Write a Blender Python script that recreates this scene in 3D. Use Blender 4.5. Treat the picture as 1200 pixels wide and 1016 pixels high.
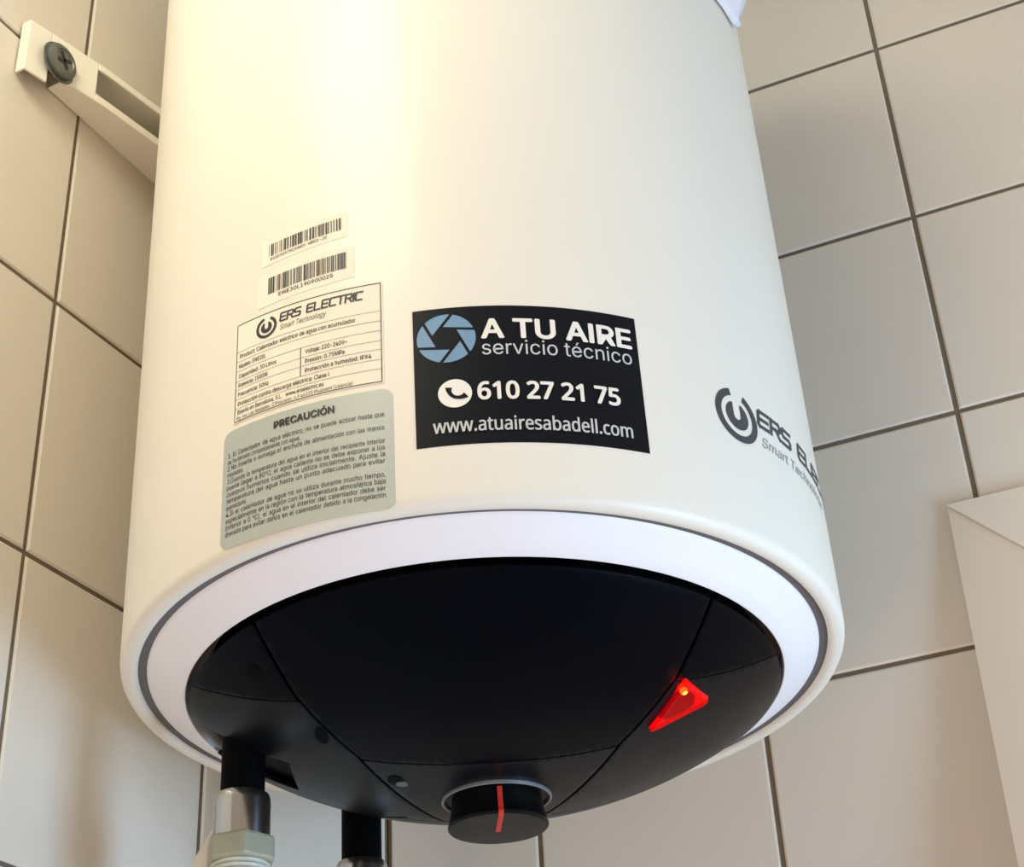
import bpy, bmesh, math, random
from mathutils import Vector, Matrix

random.seed(7)
SC = bpy.context.scene
COL = SC.collection
for o in list(bpy.data.objects):
    bpy.data.objects.remove(o)

# ------------------------------------------------------------------ camera
CAM_H = 1.45
cam_data = bpy.data.cameras.new('camera')
cam = bpy.data.objects.new('camera', cam_data)
COL.objects.link(cam)
RT = Vector((0.8767, 0.4790, -0.0454))
UP = Vector((0.2928, -0.4563, 0.8403))
FW = Vector((-0.3818, 0.7499, 0.5402))
m3 = Matrix((RT, UP, -FW)).transposed()
cam.matrix_world = Matrix.Translation((0, 0, CAM_H)) @ m3.to_4x4()
cam_data.sensor_fit = 'HORIZONTAL'
cam_data.sensor_width = 36.0
cam_data.lens = 1994.85 / 1200.0 * 36.0
cam_data.clip_start = 0.02
SC.camera = cam

# ------------------------------------------------------------------ world, lights, exposure
world = bpy.data.worlds.new('daylight')
SC.world = world
world.use_nodes = True
bg = world.node_tree.nodes['Background']
bg.inputs[0].default_value = (0.80, 0.88, 1.0, 1)
bg.inputs[1].default_value = 0.6


def area_light(name, loc, target, size, size_y, power, color):
    d = bpy.data.lights.new(name, 'AREA')
    d.shape = 'RECTANGLE'
    d.size = size
    d.size_y = size_y
    d.energy = power
    d.color = color
    o = bpy.data.objects.new(name, d)
    COL.objects.link(o)
    o.location = loc
    o.rotation_euler = (Vector(target) - Vector(loc)).to_track_quat('-Z', 'Y').to_euler()
    return o


# cool daylight through the low window in the right-hand wall
area_light('window_daylight', (0.845, 0.76, 1.25), (0.0, 0.80, 1.65), 0.4, 0.9, 17.5, (0.43, 0.69, 1.0))
# added warm fill low behind the camera
area_light('warm_front_fill', (-0.33, -1.10, 0.50), (-0.42, 0.40, 1.50), 0.7, 0.9, 12.5, (1.0, 0.68, 0.49))
# ceiling lamp near the left wall
area_light('ceiling_lamp', (-0.50, 0.12, 2.68), (-0.70, 0.50, 2.10), 0.38, 0.50, 6.7, (1.0, 0.965, 0.76))

SC.view_settings.view_transform = 'Standard'
SC.view_settings.look = 'None'
SC.view_settings.gamma = 1.0
SC.view_settings.use_curve_mapping = False
SC.view_settings.exposure = 0.0


# ------------------------------------------------------------------ materials
def lin(c):
    out = []
    for v in c:
        v = v / 255.0
        out.append(v / 12.92 if v <= 0.04045 else ((v + 0.055) / 1.055) ** 2.4)
    return (out[0], out[1], out[2], 1.0)


def mat(name, rgb, rough=0.5, metal=0.0, coat=0.0, spec=0.5, noise=0.0, nscale=40.0, bump=0.0,
        bscale=200.0, rand=0.0, emit=None, estr=0.0, trans=0.0, ior=1.45, rough_var=0.0):
    m = bpy.data.materials.new(name)
    m.use_nodes = True
    nt = m.node_tree
    p = nt.nodes['Principled BSDF']
    base = lin(rgb)
    p.inputs['Base Color'].default_value = base
    p.inputs['Roughness'].default_value = rough
    p.inputs['Metallic'].default_value = metal
    p.inputs['Specular IOR Level'].default_value = spec
    p.inputs['Coat Weight'].default_value = coat
    p.inputs['Coat Roughness'].default_value = 0.08
    p.inputs['IOR'].default_value = ior
    p.inputs['Transmission Weight'].default_value = trans
    if emit:
        p.inputs['Emission Color'].default_value = lin(emit)
        p.inputs['Emission Strength'].default_value = estr
    if noise or bump or rough_var:
        tc = nt.nodes.new('ShaderNodeTexCoord')
    if noise or rand:
        hsv = nt.nodes.new('ShaderNodeHueSaturation')
        hsv.inputs['Color'].default_value = base
        val = nt.nodes.new('ShaderNodeMath')
        val.operation = 'ADD'
        val.inputs[0].default_value = 1.0
        val.inputs[1].default_value = 0.0
        if noise:
            n = nt.nodes.new('ShaderNodeTexNoise')
            n.inputs['Scale'].default_value = nscale
            n.inputs['Detail'].default_value = 6
            nt.links.new(tc.outputs['Object'], n.inputs['Vector'])
            mr = nt.nodes.new('ShaderNodeMapRange')
            mr.inputs['From Min'].default_value = 0.25
            mr.inputs['From Max'].default_value = 0.75
            mr.inputs['To Min'].default_value = 1 - noise
            mr.inputs['To Max'].default_value = 1 + noise
            nt.links.new(n.outputs['Fac'], mr.inputs['Value'])
            nt.links.new(mr.outputs['Result'], val.inputs[0])
        if rand:
            oi = nt.nodes.new('ShaderNodeObjectInfo')
            mr2 = nt.nodes.new('ShaderNodeMapRange')
            mr2.inputs['To Min'].default_value = -rand
            mr2.inputs['To Max'].default_value = rand
            nt.links.new(oi.outputs['Random'], mr2.inputs['Value'])
            nt.links.new(mr2.outputs['Result'], val.inputs[1])
        nt.links.new(val.outputs[0], hsv.inputs['Value'])
        nt.links.new(hsv.outputs['Color'], p.inputs['Base Color'])
    if bump:
        n2 = nt.nodes.new('ShaderNodeTexNoise')
        n2.inputs['Scale'].default_value = bscale
        n2.inputs['Detail'].default_value = 3
        nt.links.new(tc.outputs['Object'], n2.inputs['Vector'])
        b = nt.nodes.new('ShaderNodeBump')
        b.inputs['Strength'].default_value = bump
        b.inputs['Distance'].default_value = 0.002
        nt.links.new(n2.outputs['Fac'], b.inputs['Height'])
        nt.links.new(b.outputs['Normal'], p.inputs['Normal'])
    if rough_var:
        n3 = nt.nodes.new('ShaderNodeTexNoise')
        n3.inputs['Scale'].default_value = 18
        n3.inputs['Detail'].default_value = 5
        nt.links.new(tc.outputs['Object'], n3.inputs['Vector'])
        mr3 = nt.nodes.new('ShaderNodeMapRange')
        mr3.inputs['To Min'].default_value = max(0.02, rough - rough_var)
        mr3.inputs['To Max'].default_value = min(1.0, rough + rough_var)
        nt.links.new(n3.outputs['Fac'], mr3.inputs['Value'])
        nt.links.new(mr3.outputs['Result'], p.inputs['Roughness'])
    return m


M = dict(
    enamel=mat('white_enamel', (237, 231, 217), 0.42, coat=0.08, noise=0.012, nscale=6),
    plastic=mat('white_plastic', (243, 240, 242), 0.42, noise=0.01, nscale=30, bump=0.02, bscale=900),
    groove=mat('gap_shade_grey', (112, 107, 108), 0.8, spec=0.1, noise=0.02),
    black=mat('black_gloss_plastic', (2, 4, 11), 0.34, spec=0.06, noise=0.08, nscale=60, rough_var=0.08),
    blackskirt=mat('black_satin_plastic', (12, 15, 20), 0.38, spec=0.16, noise=0.10, nscale=90, rough_var=0.08),
    blackdeep=mat('deep_black', (5, 6, 8), 0.6, spec=0.06, noise=0.05),
    knob=mat('black_knob_plastic', (9, 11, 12), 0.34, spec=0.22, noise=0.15, nscale=120, rough_var=0.1),
    chrome=mat('grey_ring', (140, 142, 146), 0.4, metal=0.5, noise=0.03),
    redmark=mat('red_paint', (205, 52, 44), 0.5, noise=0.04, nscale=300),
    lens=mat('red_lens', (255, 60, 66), 0.06, trans=1.0, ior=1.15, emit=(255, 16, 30), estr=0.16),
    reflector=mat('red_reflector', (214, 40, 52), 0.45, noise=0.12, nscale=120),
    led=mat('lit_led', (255, 120, 40), 0.4, emit=(255, 110, 26), estr=60.0, noise=0.02),
    tile=mat('ivory_glazed_tile', (222, 212, 198), 0.30, noise=0.015, nscale=9, rand=0.018, bump=0.015, bscale=30, rough_var=0.05),
    grout=mat('brown_grey_grout', (118, 105, 88), 0.9, noise=0.12, nscale=60, bump=0.3, bscale=400),
    plaster=mat('white_plaster', (232, 226, 216), 0.9, noise=0.02, nscale=5),
    floor=mat('pale_floor_tile', (222, 218, 212), 0.5, noise=0.05, nscale=4),
    frame=mat('window_frame_paint', (235, 235, 232), 0.4, noise=0.01),
    bracket=mat('white_painted_steel', (232, 226, 212), 0.42, noise=0.02, nscale=30),
    bolt=mat('galvanised_bolt', (108, 112, 106), 0.42, metal=0.55, noise=0.15, nscale=200),
    boltdark=mat('dark_recess_steel', (40, 42, 40), 0.6, noise=0.2, nscale=300),
    zinc=mat('zinc_sleeve', (204, 202, 198), 0.2, metal=1.0, noise=0.06, nscale=90, rough_var=0.05),
    olive=mat('olive_translucent_nut', (160, 162, 140), 0.4, noise=0.06, nscale=60),
    thread=mat('pale_thread', (196, 200, 188), 0.4, noise=0.05, nscale=80),
    hose=mat('white_hose', (226, 218, 204), 0.5, noise=0.03, nscale=50),
    cream=mat('cream_panel', (240, 230, 216), 0.55, noise=0.012, nscale=20, bump=0.02),
    sheet=mat('white_sheet_plastic', (236, 236, 244), 0.35, noise=0.01),
    label_white=mat('label_paper', (246, 240, 224), 0.7, spec=0.1, noise=0.006, nscale=60),
    label_silver=mat('label_silver', (180, 186, 180), 0.36, metal=0.1, noise=0.015, nscale=60),
    label_black=mat('label_navy_black', (9, 13, 22), 0.45, spec=0.2, noise=0.04, nscale=60),
    ink=mat('black_ink', (38, 36, 36), 0.5, noise=0.05),
    ink_soft=mat('soft_ink', (92, 88, 80), 0.5, noise=0.05),
    ink_grey=mat('grey_ink', (66, 68, 72), 0.5, noise=0.05),
    ink_pale=mat('pale_ink', (150, 150, 150), 0.5, noise=0.05),
    ink_white=mat('white_ink', (244, 240, 230), 0.4, noise=0.01),
    ink_white2=mat('thin_white_ink', (206, 208, 208), 0.4, noise=0.01),
    ink_blue=mat('blue_ink', (116, 152, 184), 0.4, noise=0.03),
    recess_brown=mat('grey_brown_recess', (132, 118, 112), 0.7, noise=0.2, nscale=60),
)


# ------------------------------------------------------------------ helpers
def link(name, me, material=None, parent=None, smooth=None):
    o = bpy.data.objects.new(name, me)
    COL.objects.link(o)
    if material is not None and len(me.materials) == 0:
        me.materials.append(material)
    if parent is not None:
        o.parent = parent
    if smooth is not None:
        for p in me.polygons:
            p.use_smooth = True
        me.set_sharp_from_angle(angle=math.radians(smooth))
    return o


def mesh_obj(name, verts, faces, material, parent=None, smooth=None):
    me = bpy.data.meshes.new(name)
    me.from_pydata([tuple(v) for v in verts], [], faces)
    bm = bmesh.new()
    bm.from_mesh(me)
    bmesh.ops.recalc_face_normals(bm, faces=bm.faces)
    bm.to_mesh(me)
    bm.free()
    return link(name, me, material, parent, smooth)


def tag(o, label=None, cat=None, group=None, kind=None):
    if label:
        o['label'] = label
    if cat:
        o['category'] = cat
    if group:
        o['group'] = group
    if kind:
        o['kind'] = kind
    return o


def empty(name, mw):
    o = bpy.data.objects.new(name, None)
    o.empty_display_size = 0.05
    COL.objects.link(o)
    o.matrix_world = mw
    return o


def lathe(name, prof, material, parent=None, n=96, center=(0, 0), close=False, smooth=35, axis=None):
    """revolve [(r, z)] around a vertical axis"""
    v, f = [], []
    k = len(prof)
    for i in range(n):
        a = 2 * math.pi * i / n
        for r, z in prof:
            v.append((center[0] + r * math.cos(a), center[1] + r * math.sin(a), z))
    for i in range(n):
        j = (i + 1) % n
        for q in range(k - 1 if not close else k):
            q2 = (q + 1) % k
            f.append((i * k + q, j * k + q, j * k + q2, i * k + q2))
    me = bpy.data.meshes.new(name)
    me.from_pydata(v, [], f)
    bm = bmesh.new()
    bm.from_mesh(me)
    bmesh.ops.remove_doubles(bm, verts=bm.verts, dist=1e-6)
    bmesh.ops.recalc_face_normals(bm, faces=bm.faces)
    bm.to_mesh(me)
    bm.free()
    if axis is not None:
        me.transform(axis)
    return link(name, me, material, parent, smooth)


def prism(name, poly, z0, z1, material, parent=None, n=6, bevel=0.0, smooth=None):
    """vertical prism from a plan polygon"""
    k = len(poly)
    v = [(x, y, z0) for x, y in poly] + [(x, y, z1) for x, y in poly]
    f = [tuple(range(k))[::-1], tuple(range(k, 2 * k))]
    for i in range(k):
        j = (i + 1) % k
        f.append((i, j, k + j, k + i))
    o = mesh_obj(name, v, f, material, parent, smooth)
    if bevel:
        b = o.modifiers.new('bevel', 'BEVEL')
        b.width = bevel
        b.segments = 2
    return o


def box_vf(x0, x1, y0, y1, z0, z1):
    v = [(x0, y0, z0), (x1, y0, z0), (x1, y1, z0), (x0, y1, z0), (x0, y0, z1), (x1, y0, z1), (x1, y1, z1), (x0, y1, z1)]
    f = [(0, 3, 2, 1), (4, 5, 6, 7), (0, 1, 5, 4), (1, 2, 6, 5), (2, 3, 7, 6), (3, 0, 4, 7)]
    return v, f


def box(name, b, material, parent=None, bevel=0.0):
    v, f = box_vf(*b)
    o = mesh_obj(name, v, f, material, parent)
    if bevel:
        m = o.modifiers.new('bevel', 'BEVEL')
        m.width = bevel
        m.segments = 2
    return o


def tube(name, pts, r, material, parent=None, n=20, res=10):
    """round tube along a smooth path (Catmull-Rom)"""
    P = [Vector(p) for p in pts]
    path = []
    for i in range(len(P) - 1):
        p0 = P[max(i - 1, 0)]
        p1, p2 = P[i], P[i + 1]
        p3 = P[min(i + 2, len(P) - 1)]
        for t in range(res):
            t /= res
            path.append(0.5 * ((2 * p1) + (-p0 + p2) * t + (2 * p0 - 5 * p1 + 4 * p2 - p3) * t * t + (-p0 + 3 * p1 - 3 * p2 + p3) * t ** 3))
    path.append(P[-1])
    v, f = [], []
    ref = Vector((0.3, 0.9, 0.1)).normalized()
    for i, p in enumerate(path):
        d = (path[min(i + 1, len(path) - 1)] - path[max(i - 1, 0)]).normalized()
        a = d.cross(ref).normalized()
        b = d.cross(a)
        for k in range(n):
            t = 2 * math.pi * k / n
            v.append(p + a * math.cos(t) * r + b * math.sin(t) * r)
    for i in range(len(path) - 1):
        for k in range(n):
            f.append((i * n + k, i * n + (k + 1) % n, (i + 1) * n + (k + 1) % n, (i + 1) * n + k))
    f.append(tuple(range(n)))
    f.append(tuple(range((len(path) - 1) * n, len(path) * n)))
    return mesh_obj(name, v, f, material, parent, smooth=50)


# ------------------------------------------------------------------ the room
LX = -0.7092                                   # face of the left wall's tiles
RW0 = Vector((-0.2012, 1.1743, 0.0))           # a point on the back wall's tile face
RWD = Vector((0.99673, 0.0809, 0.0))           # along the back wall
RWN = Vector((0.0809, -0.99673, 0.0))          # towards the room
CEIL = 2.75
XR, YF = 0.85, -1.30
S_C = -0.5097                                  # where the back wall meets the left one
S_E = (XR - RW0.x) / RWD.x
Y_C = RW0.y + RWD.y * S_C
REC = 0.0016                                   # joint recess
TH = 0.008                                     # tile thickness


def back_pt(s, z, d=0.0):
    p = RW0 + RWD * s + RWN * d
    return Vector((p.x, p.y, z))


def slab(name, a, b, z0, z1, out, material, kind='structure'):
    """vertical slab from plan point a to b, thickness in direction out"""
    a, b, out = Vector(a), Vector(b), Vector(out)
    v = []
    for z in (z0, z1):
        for p in (a, b, b + out, a + out):
            v.append((p.x, p.y, z))
    f = [(0, 1, 2, 3), (4, 5, 6, 7), (0, 1, 5, 4), (1, 2, 6, 5), (2, 3, 7, 6), (3, 0, 4, 7)]
    o = mesh_obj(name, v, f, material)
    o['kind'] = kind
    return o


wall_left = slab('wall_left', (LX - REC, YF), (LX - REC, Y_C + 0.2), 0, CEIL, (-0.10, 0), M['grout'])
_bo = RWN * -REC
wall_back = slab('wall_back', (RW0 + RWD * S_C + _bo).xy, (RW0 + RWD * (S_E + 0.12) + _bo).xy, 0, CEIL, (-RWN * 0.10).xy, M['grout'])
o = box('floor', (LX - 0.1, XR + 0.1, YF - 0.1, 1.5, -0.1, 0.0), M['floor']); o['kind'] = 'structure'
o = box('ceiling', (LX - 0.1, XR + 0.1, YF - 0.1, 1.5, CEIL, CEIL + 0.1), M['plaster']); o['kind'] = 'structure'
slab('wall_front', (LX, YF), (XR, YF), 0, CEIL, (0, -0.1), M['plaster'])
# right-hand wall with its window opening 
WY0, WY1, WZ0, WZ1 = 0.50, 1.02, 0.75, 1.75
vv, ff = [], []
for bb in ((XR, XR + 0.1, YF - 0.1, WY0, 0, CEIL), (XR, XR + 0.1, WY1, 1.5, 0, CEIL), (XR, XR + 0.1, WY0, WY1, 0, WZ0), (XR, XR + 0.1, WY0, WY1, WZ1, CEIL)):
    v, f = box_vf(*bb)
    ff += [tuple(i + len(vv) for i in q) for q in f]
    vv += v
mesh_obj('wall_right', vv, ff, M['plaster'])['kind'] = 'structure'
vv, ff = [], []
for bb in ((XR + 0.01, XR + 0.06, WY0, WY0 + 0.03, WZ0, WZ1), (XR + 0.01, XR + 0.06, WY1 - 0.03, WY1, WZ0, WZ1),
           (XR + 0.01, XR + 0.06, WY0 + 0.03, WY1 - 0.03, WZ0, WZ0 + 0.03), (XR + 0.01, XR + 0.06, WY0 + 0.03, WY1 - 0.03, WZ1 - 0.03, WZ1)):
    v, f = box_vf(*bb)
    ff += [tuple(i + len(vv) for i in q) for q in f]
    vv += v
mesh_obj('window_1', vv, ff, M['frame'])['kind'] = 'structure'


def tile_geo(w, h):
    """pillow-edged tile lying in x-z, front face towards -y at y=0, origin at its lower left corner"""
    c, d = 0.0016, 0.0010
    v = []
    for (i, y) in ((0, TH), (0, d), (c, 0)):
        v += [(i, y, i), (w - i, y, i), (w - i, y, h - i), (i, y, h - i)]
    f = [(8, 9, 10, 11)]
    for a in (0, 4):
        for k in range(4):
            f.append((a + k, a + (k + 1) % 4, a + 4 + (k + 1) % 4, a + 4 + k))
    return v, f


def tile_wall(parent, us, vs, J, mw, keep):
    """us, vs: joint positions; mw: maps tile plane (x along wall, z up, -y to the room) to world"""
    cache = {}
    mv, mf = [], []
    for i in range(len(us) - 1):
        for j in range(len(vs) - 1):
            w = us[i + 1] - us[i] - J
            h = vs[j + 1] - vs[j] - J
            if w < 0.004 or h < 0.004:
                continue
            base = mw @ Matrix.Translation((us[i] + J / 2, 0, vs[j] + J / 2))
            if keep((us[i] + us[i + 1]) / 2, (vs[j] + vs[j + 1]) / 2):
                key = (round(w, 4), round(h, 4))
                if key not in cache:
                    v, f = tile_geo(w, h)
                    me = bpy.data.meshes.new('tile')
                    me.from_pydata(v, [], f)
                    me.materials.append(M['tile'])
                    cache[key] = me
                o = bpy.data.objects.new('tile', cache[key])
                COL.objects.link(o)
                o.parent = parent
                tilt = Matrix.Rotation(random.gauss(0, 0.0012), 4, 'X') @ Matrix.Rotation(random.gauss(0, 0.0012), 4, 'Z')
                o.matrix_world = base @ tilt
            else:
                v, f = tile_geo(w, h)
                n = len(mv)
                mv += [base @ Vector(p) for p in v]
                mf += [tuple(k + n for k in q) for q in f]
    o = mesh_obj('outer_tiles', mv, mf, M['tile'], parent)
    o['kind'] = 'stuff'


# left wall: joints every 0.1925 x 0.2 m
us = [YF] + [0.70054 + i * 0.19252 for i in range(-10, 3)] + [Y_C - 0.001]
vs = [0.0] + [2.18756 + j * 0.2 for j in range(-10, 3)] + [CEIL]
mwl = Matrix(((0, -1, 0, LX), (1, 0, 0, 0), (0, 0, 1, 0), (0, 0, 0, 1)))   # plane x -> world y, -y -> world +x
tile_wall(wall_left, us, vs, 0.0034, mwl, lambda u, v: u > 0.5 and 1.55 < v < 2.65)
us = [S_C + 0.001] + [i * 0.18866 for i in range(-2, 6)] + [S_E]
vs = [0.0] + [2.57894 + j * 0.2 for j in range(-12, 1)] + [CEIL]
mwb = Matrix(((RWD.x, -RWN.x, 0, RW0.x), (RWD.y, -RWN.y, 0, RW0.y), (0, 0, 1, 0), (0, 0, 0, 1)))
tile_wall(wall_back, us, vs, 0.0040, mwb, lambda u, v: u < 0.38 and v > 1.55)

# ------------------------------------------------------------------ the water heater
R = 0.2185
AX = Vector((-0.0115, -0.0037, 0.9999)).normalized()
HX = (Vector((1, 0, 0)) - AX * AX.x).normalized()
HY = AX.cross(HX)
HM = Matrix((HX, HY, AX)).transposed().to_4x4()
HO = Vector((-0.4545, 0.8406, 0.4 + CAM_H))
HMW = Matrix.Translation(HO) @ HM              # heater frame: z = 0 at the height written 0.40 below
heater = empty('water_heater', HMW)
tag(heater, 'white cylindrical electric water heater with black domed base and stickers', 'water heater')
DEG = math.pi / 180


def hz(h):
    return h - 0.40


# body: enamelled steel sheet with a rolled lower lip
lathe('body', [(0.0, hz(1.135)), (0.10, hz(1.132)), (0.17, hz(1.118)), (0.205, hz(1.098)), (0.2165, hz(1.078)), (R, hz(1.06)),
               (R, hz(0.9)), (R, hz(0.7)), (R, hz(0.5)), (R, hz(0.4400)), (0.2181, hz(0.4372)), (0.2168, hz(0.4350)), (0.2150, hz(0.4338)),
               (0.2120, hz(0.4332)), (0.2094, hz(0.4335)), (0.2080, hz(0.4348)), (0.2076, hz(0.4375)), (0.2076, hz(0.446)), (0.150, hz(0.448)), (0.0, hz(0.448))],
      M['enamel'], heater, n=256, smooth=40)
# white plastic base cap: a sloping ring inside the lip, with the shadow gap around it
cap = lathe('base_cap', [(0.2030, hz(0.4445)), (0.2030, hz(0.4372)), (0.2026, hz(0.4356)), (0.2012, hz(0.4345)), (0.1995, hz(0.4335)),
                         (0.1900, hz(0.4280)), (0.1815, hz(0.4224)), (0.1800, hz(0.4222)), (0.1792, hz(0.4235)), (0.1790, hz(0.440)), (0.1700, hz(0.4445))],
            M['plastic'], heater, n=256, smooth=40)
cap['label'] = 'white plastic ring around the black cover'

lathe('gap_shade_ring', [(0.2028, hz(0.4362)), (0.2078, hz(0.4362)), (0.2078, hz(0.4385)), (0.2028, hz(0.4385))], M['groove'], heater, n=192, close=True, smooth=30)['label'] = 'grey ring standing in for shade in the gap around the ring'  # grey ring put in to darken the gap as shade would

# black cover: a shallow dome divided by seams into separate panels
H0, R0, DD, DN = 0.4187, 0.1772, 0.050, 2.5


def dome_h(r):
    return H0 - DD * (1 - min(r / R0, 1.0) ** DN)


CA = -61.5 * DEG                               # the cover's own front direction


def uw(u, w):
    return (u * math.cos(CA) - w * math.sin(CA), u * math.sin(CA) + w * math.cos(CA))


def uw_dir(nu, nw):
    x, y = uw(nu, nw)
    return Vector((x, y, 0)).normalized()


def dome_bm(rmax, lift=0.0):
    bm = bmesh.new()
    nr, nt = 36, 180
    rows = []
    for i in range(nr + 1):
        r = rmax * (i / nr) ** 0.8
        if i == 0:
            rows.append([bm.verts.new((0, 0, hz(dome_h(0)) + lift))] * nt)
            continue
        z = hz(dome_h(r)) + lift
        rows.append([bm.verts.new((r * math.cos(2 * math.pi * k / nt), r * math.sin(2 * math.pi * k / nt), z)) for k in range(nt)])
    for i in range(nr):
        for k in range(nt):
            k2 = (k + 1) % nt
            if i == 0:
                bm.faces.new((rows[0][0], rows[1][k], rows[1][k2]))
            else:
                bm.faces.new((rows[i][k], rows[i + 1][k], rows[i + 1][k2], rows[i][k2]))
    return bm


def cut(bm, planes):
    """planes: (u, w, nu, nw, inset): keep the side the normal points away from"""
    for u, w, nu, nw, ins in planes:
        n = uw_dir(nu, nw)
        x, y = uw(u, w)
        co = Vector((x, y, 0)) - n * ins
        bmesh.ops.bisect_plane(bm, geom=bm.verts[:] + bm.edges[:] + bm.faces[:], dist=1e-7, plane_co=co, plane_no=n, clear_outer=True)
    return bm


def seg_plane(p, q, side, ins):
    """plane through the seam p-q; side=+1 keeps |w| smaller (towards the middle) on the w>0 half"""
    du, dw = q[0] - p[0], q[1] - p[1]
    nu, nw = -dw, du                            # one normal
    if nw < 0:
        nu, nw = -nu, -nw                       # points to +w
    if side > 0:
        return (p[0], p[1], nu, nw, ins)
    return (p[0], p[1], -nu, -nw, ins)


def mirror(pl):
    return (pl[0], -pl[1], pl[2], -pl[3], pl[4])


def panel(name, pieces, material, label=None, rmax=R0, thick=0.003, bev=0.0009):
    acc = bmesh.new()
    for planes in pieces:
        b = cut(dome_bm(rmax), planes)
        me = bpy.data.meshes.new('tmp')
        b.to_mesh(me)
        b.free()
        acc.from_mesh(me)
        bpy.data.meshes.remove(me)
    bmesh.ops.remove_doubles(acc, verts=acc.verts, dist=2e-5)
    for f in acc.faces:
        if f.normal.z > 0:
            f.normal_flip()
    # give it thickness with a small rounded edge
    me = bpy.data.meshes.new(name)
    acc.to_mesh(me)
    acc.free()
    o = link(name, me, material, heater)
    for p in me.polygons:
        p.use_smooth = True
    s = o.modifiers.new('thickness', 'SOLIDIFY')
    s.thickness = thick
    s.offset = -1.0
    bv = o.modifiers.new('edge', 'BEVEL')
    bv.width = bev
    bv.segments = 2
    bv.limit_method = 'ANGLE'
    bv.angle_limit = 55 * DEG
    if label:
        o['label'] = label
    return o


G = 0.0011
PA, PB, PC, PD, PE = (0.126, 0.1245), (0.083, 0.1065), (0.034, 0.0755), (-0.078, 0.031), (-0.19, -0.012)
c1 = seg_plane(PA, PB, 1, G)
c2 = seg_plane(PB, PC, 1, G)
c3 = seg_plane(PC, PD, 1, G)
o1 = seg_plane(PA, PB, -1, G)
o2 = seg_plane(PB, PC, -1, G)
o3 = seg_plane(PC, PD, -1, G)
UB = 0.0315                                    # the cross seam
UK = -0.078
panel('front_panel', [[c1, c2, mirror(c1), mirror(c2), (UB, 0, -1, 0, 0.0009)]], M['black'])
panel('knob_panel', [[c3, mirror(c3), (UB, 0, 1, 0, 0.0009), (UK, 0, -1, 0, G)]], M['blackskirt'])
# crease between the upper side panels and the skirt
CR1, CR2 = (0.0762, 0.1125), (0.0500, 0.1720)
_du, _dw = CR2[0] - CR1[0], CR2[1] - CR1[1]
cr_up = (CR1[0], CR1[1], -_dw, _du, 0.0005)    # keeps the side towards larger u
if cr_up[2] > 0:
    cr_up = (CR1[0], CR1[1], _dw, -_du, 0.0005)
cr_dn = (CR1[0], CR1[1], -cr_up[2], -cr_up[3], 0.0005)
sp1 = (PB[0], 0, -1, 0, 0)
sp2 = (PB[0], 0, 1, 0, 0)
for sgn in (1, -1):
    fx = (lambda p: p) if sgn > 0 else mirror
    panel('side_panel', [[fx(o1), fx(cr_up), sp1], [fx(o2), fx(cr_up), sp2]], M['black'])
wpos, wneg = (0, 0, 0, -1, 0), (0, 0, 0, 1, 0)
above = lambda u: (u, 0, -1, 0, 0)
below = lambda u: (u, 0, 1, 0, 0)
pieces = [[o1, cr_dn, above(PB[0])], [o2, cr_dn, above(PC[0]), below(PB[0])], [o3, above(UK), below(PC[0])], [below(UK), wpos, (UK, 0, 1, 0, G)]]
mo1, mo2, mo3, mcr = mirror(o1), mirror(o2), mirror(o3), mirror(cr_dn)
NW = 0.1185
pieces += [[mo2, mcr, above(PC[0]), below(PB[0])], [mo3, above(0.005), below(PC[0])],
           [mo3, above(-0.050), below(0.005), (0, -NW, 0, -1, 0)], [mo3, above(UK), below(-0.050)],
           [below(UK), wneg, (UK, 0, 1, 0, G)]]
panel('skirt_panel', pieces, M['blackskirt'])
# black pan painting the shade behind the seams and the pipe notch, and the rim that stands in the ring
lathe('shade_pan', [(0.0, hz(0.3745)), (0.04, hz(0.3760)), (0.08, hz(0.3815)), (0.12, hz(0.3932)), (0.15, hz(0.4075)), (0.166, hz(0.4168)), (0.1668, hz(0.4390)), (0.0, hz(0.4420))],
      M['blackdeep'], heater, n=128, smooth=40)
lathe('recess_floor', [(0.172, hz(0.4330)), (0.1788, hz(0.4330)), (0.1788, hz(0.4380)), (0.172, hz(0.4380))], M['recess_brown'], heater, n=128, close=True)  # grey-brown mottled ring at the recess floor


def dome_pt(u, w, lift=0.0):
    x, y = uw(u, w)
    return Vector((x, y, hz(dome_h(math.hypot(x, y))) - lift))


def dome_normal(u, w):
    e = 1e-4
    a = dome_pt(u + e, w) - dome_pt(u - e, w)
    b = dome_pt(u, w + e) - dome_pt(u, w - e)
    n = a.cross(b).normalized()
    return n if n.z < 0 else -n


# screw hole and slot in the cover, plus patches for reflections and dirt
def patch(name, pts, material, parent, lift=0.0004, depth=0.002):
    """thin plate lying on the dome; pts in the cover's plan"""
    top = [dome_pt(u, w, lift) for u, w in pts]
    bot = [dome_pt(u, w, -depth) for u, w in pts]
    k = len(pts)
    f = [tuple(range(k)), tuple(range(k, 2 * k))]
    for i in range(k):
        f.append((i, (i + 1) % k, k + (i + 1) % k, k + i))
    return mesh_obj(name, top + bot, f, material, parent)


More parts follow.
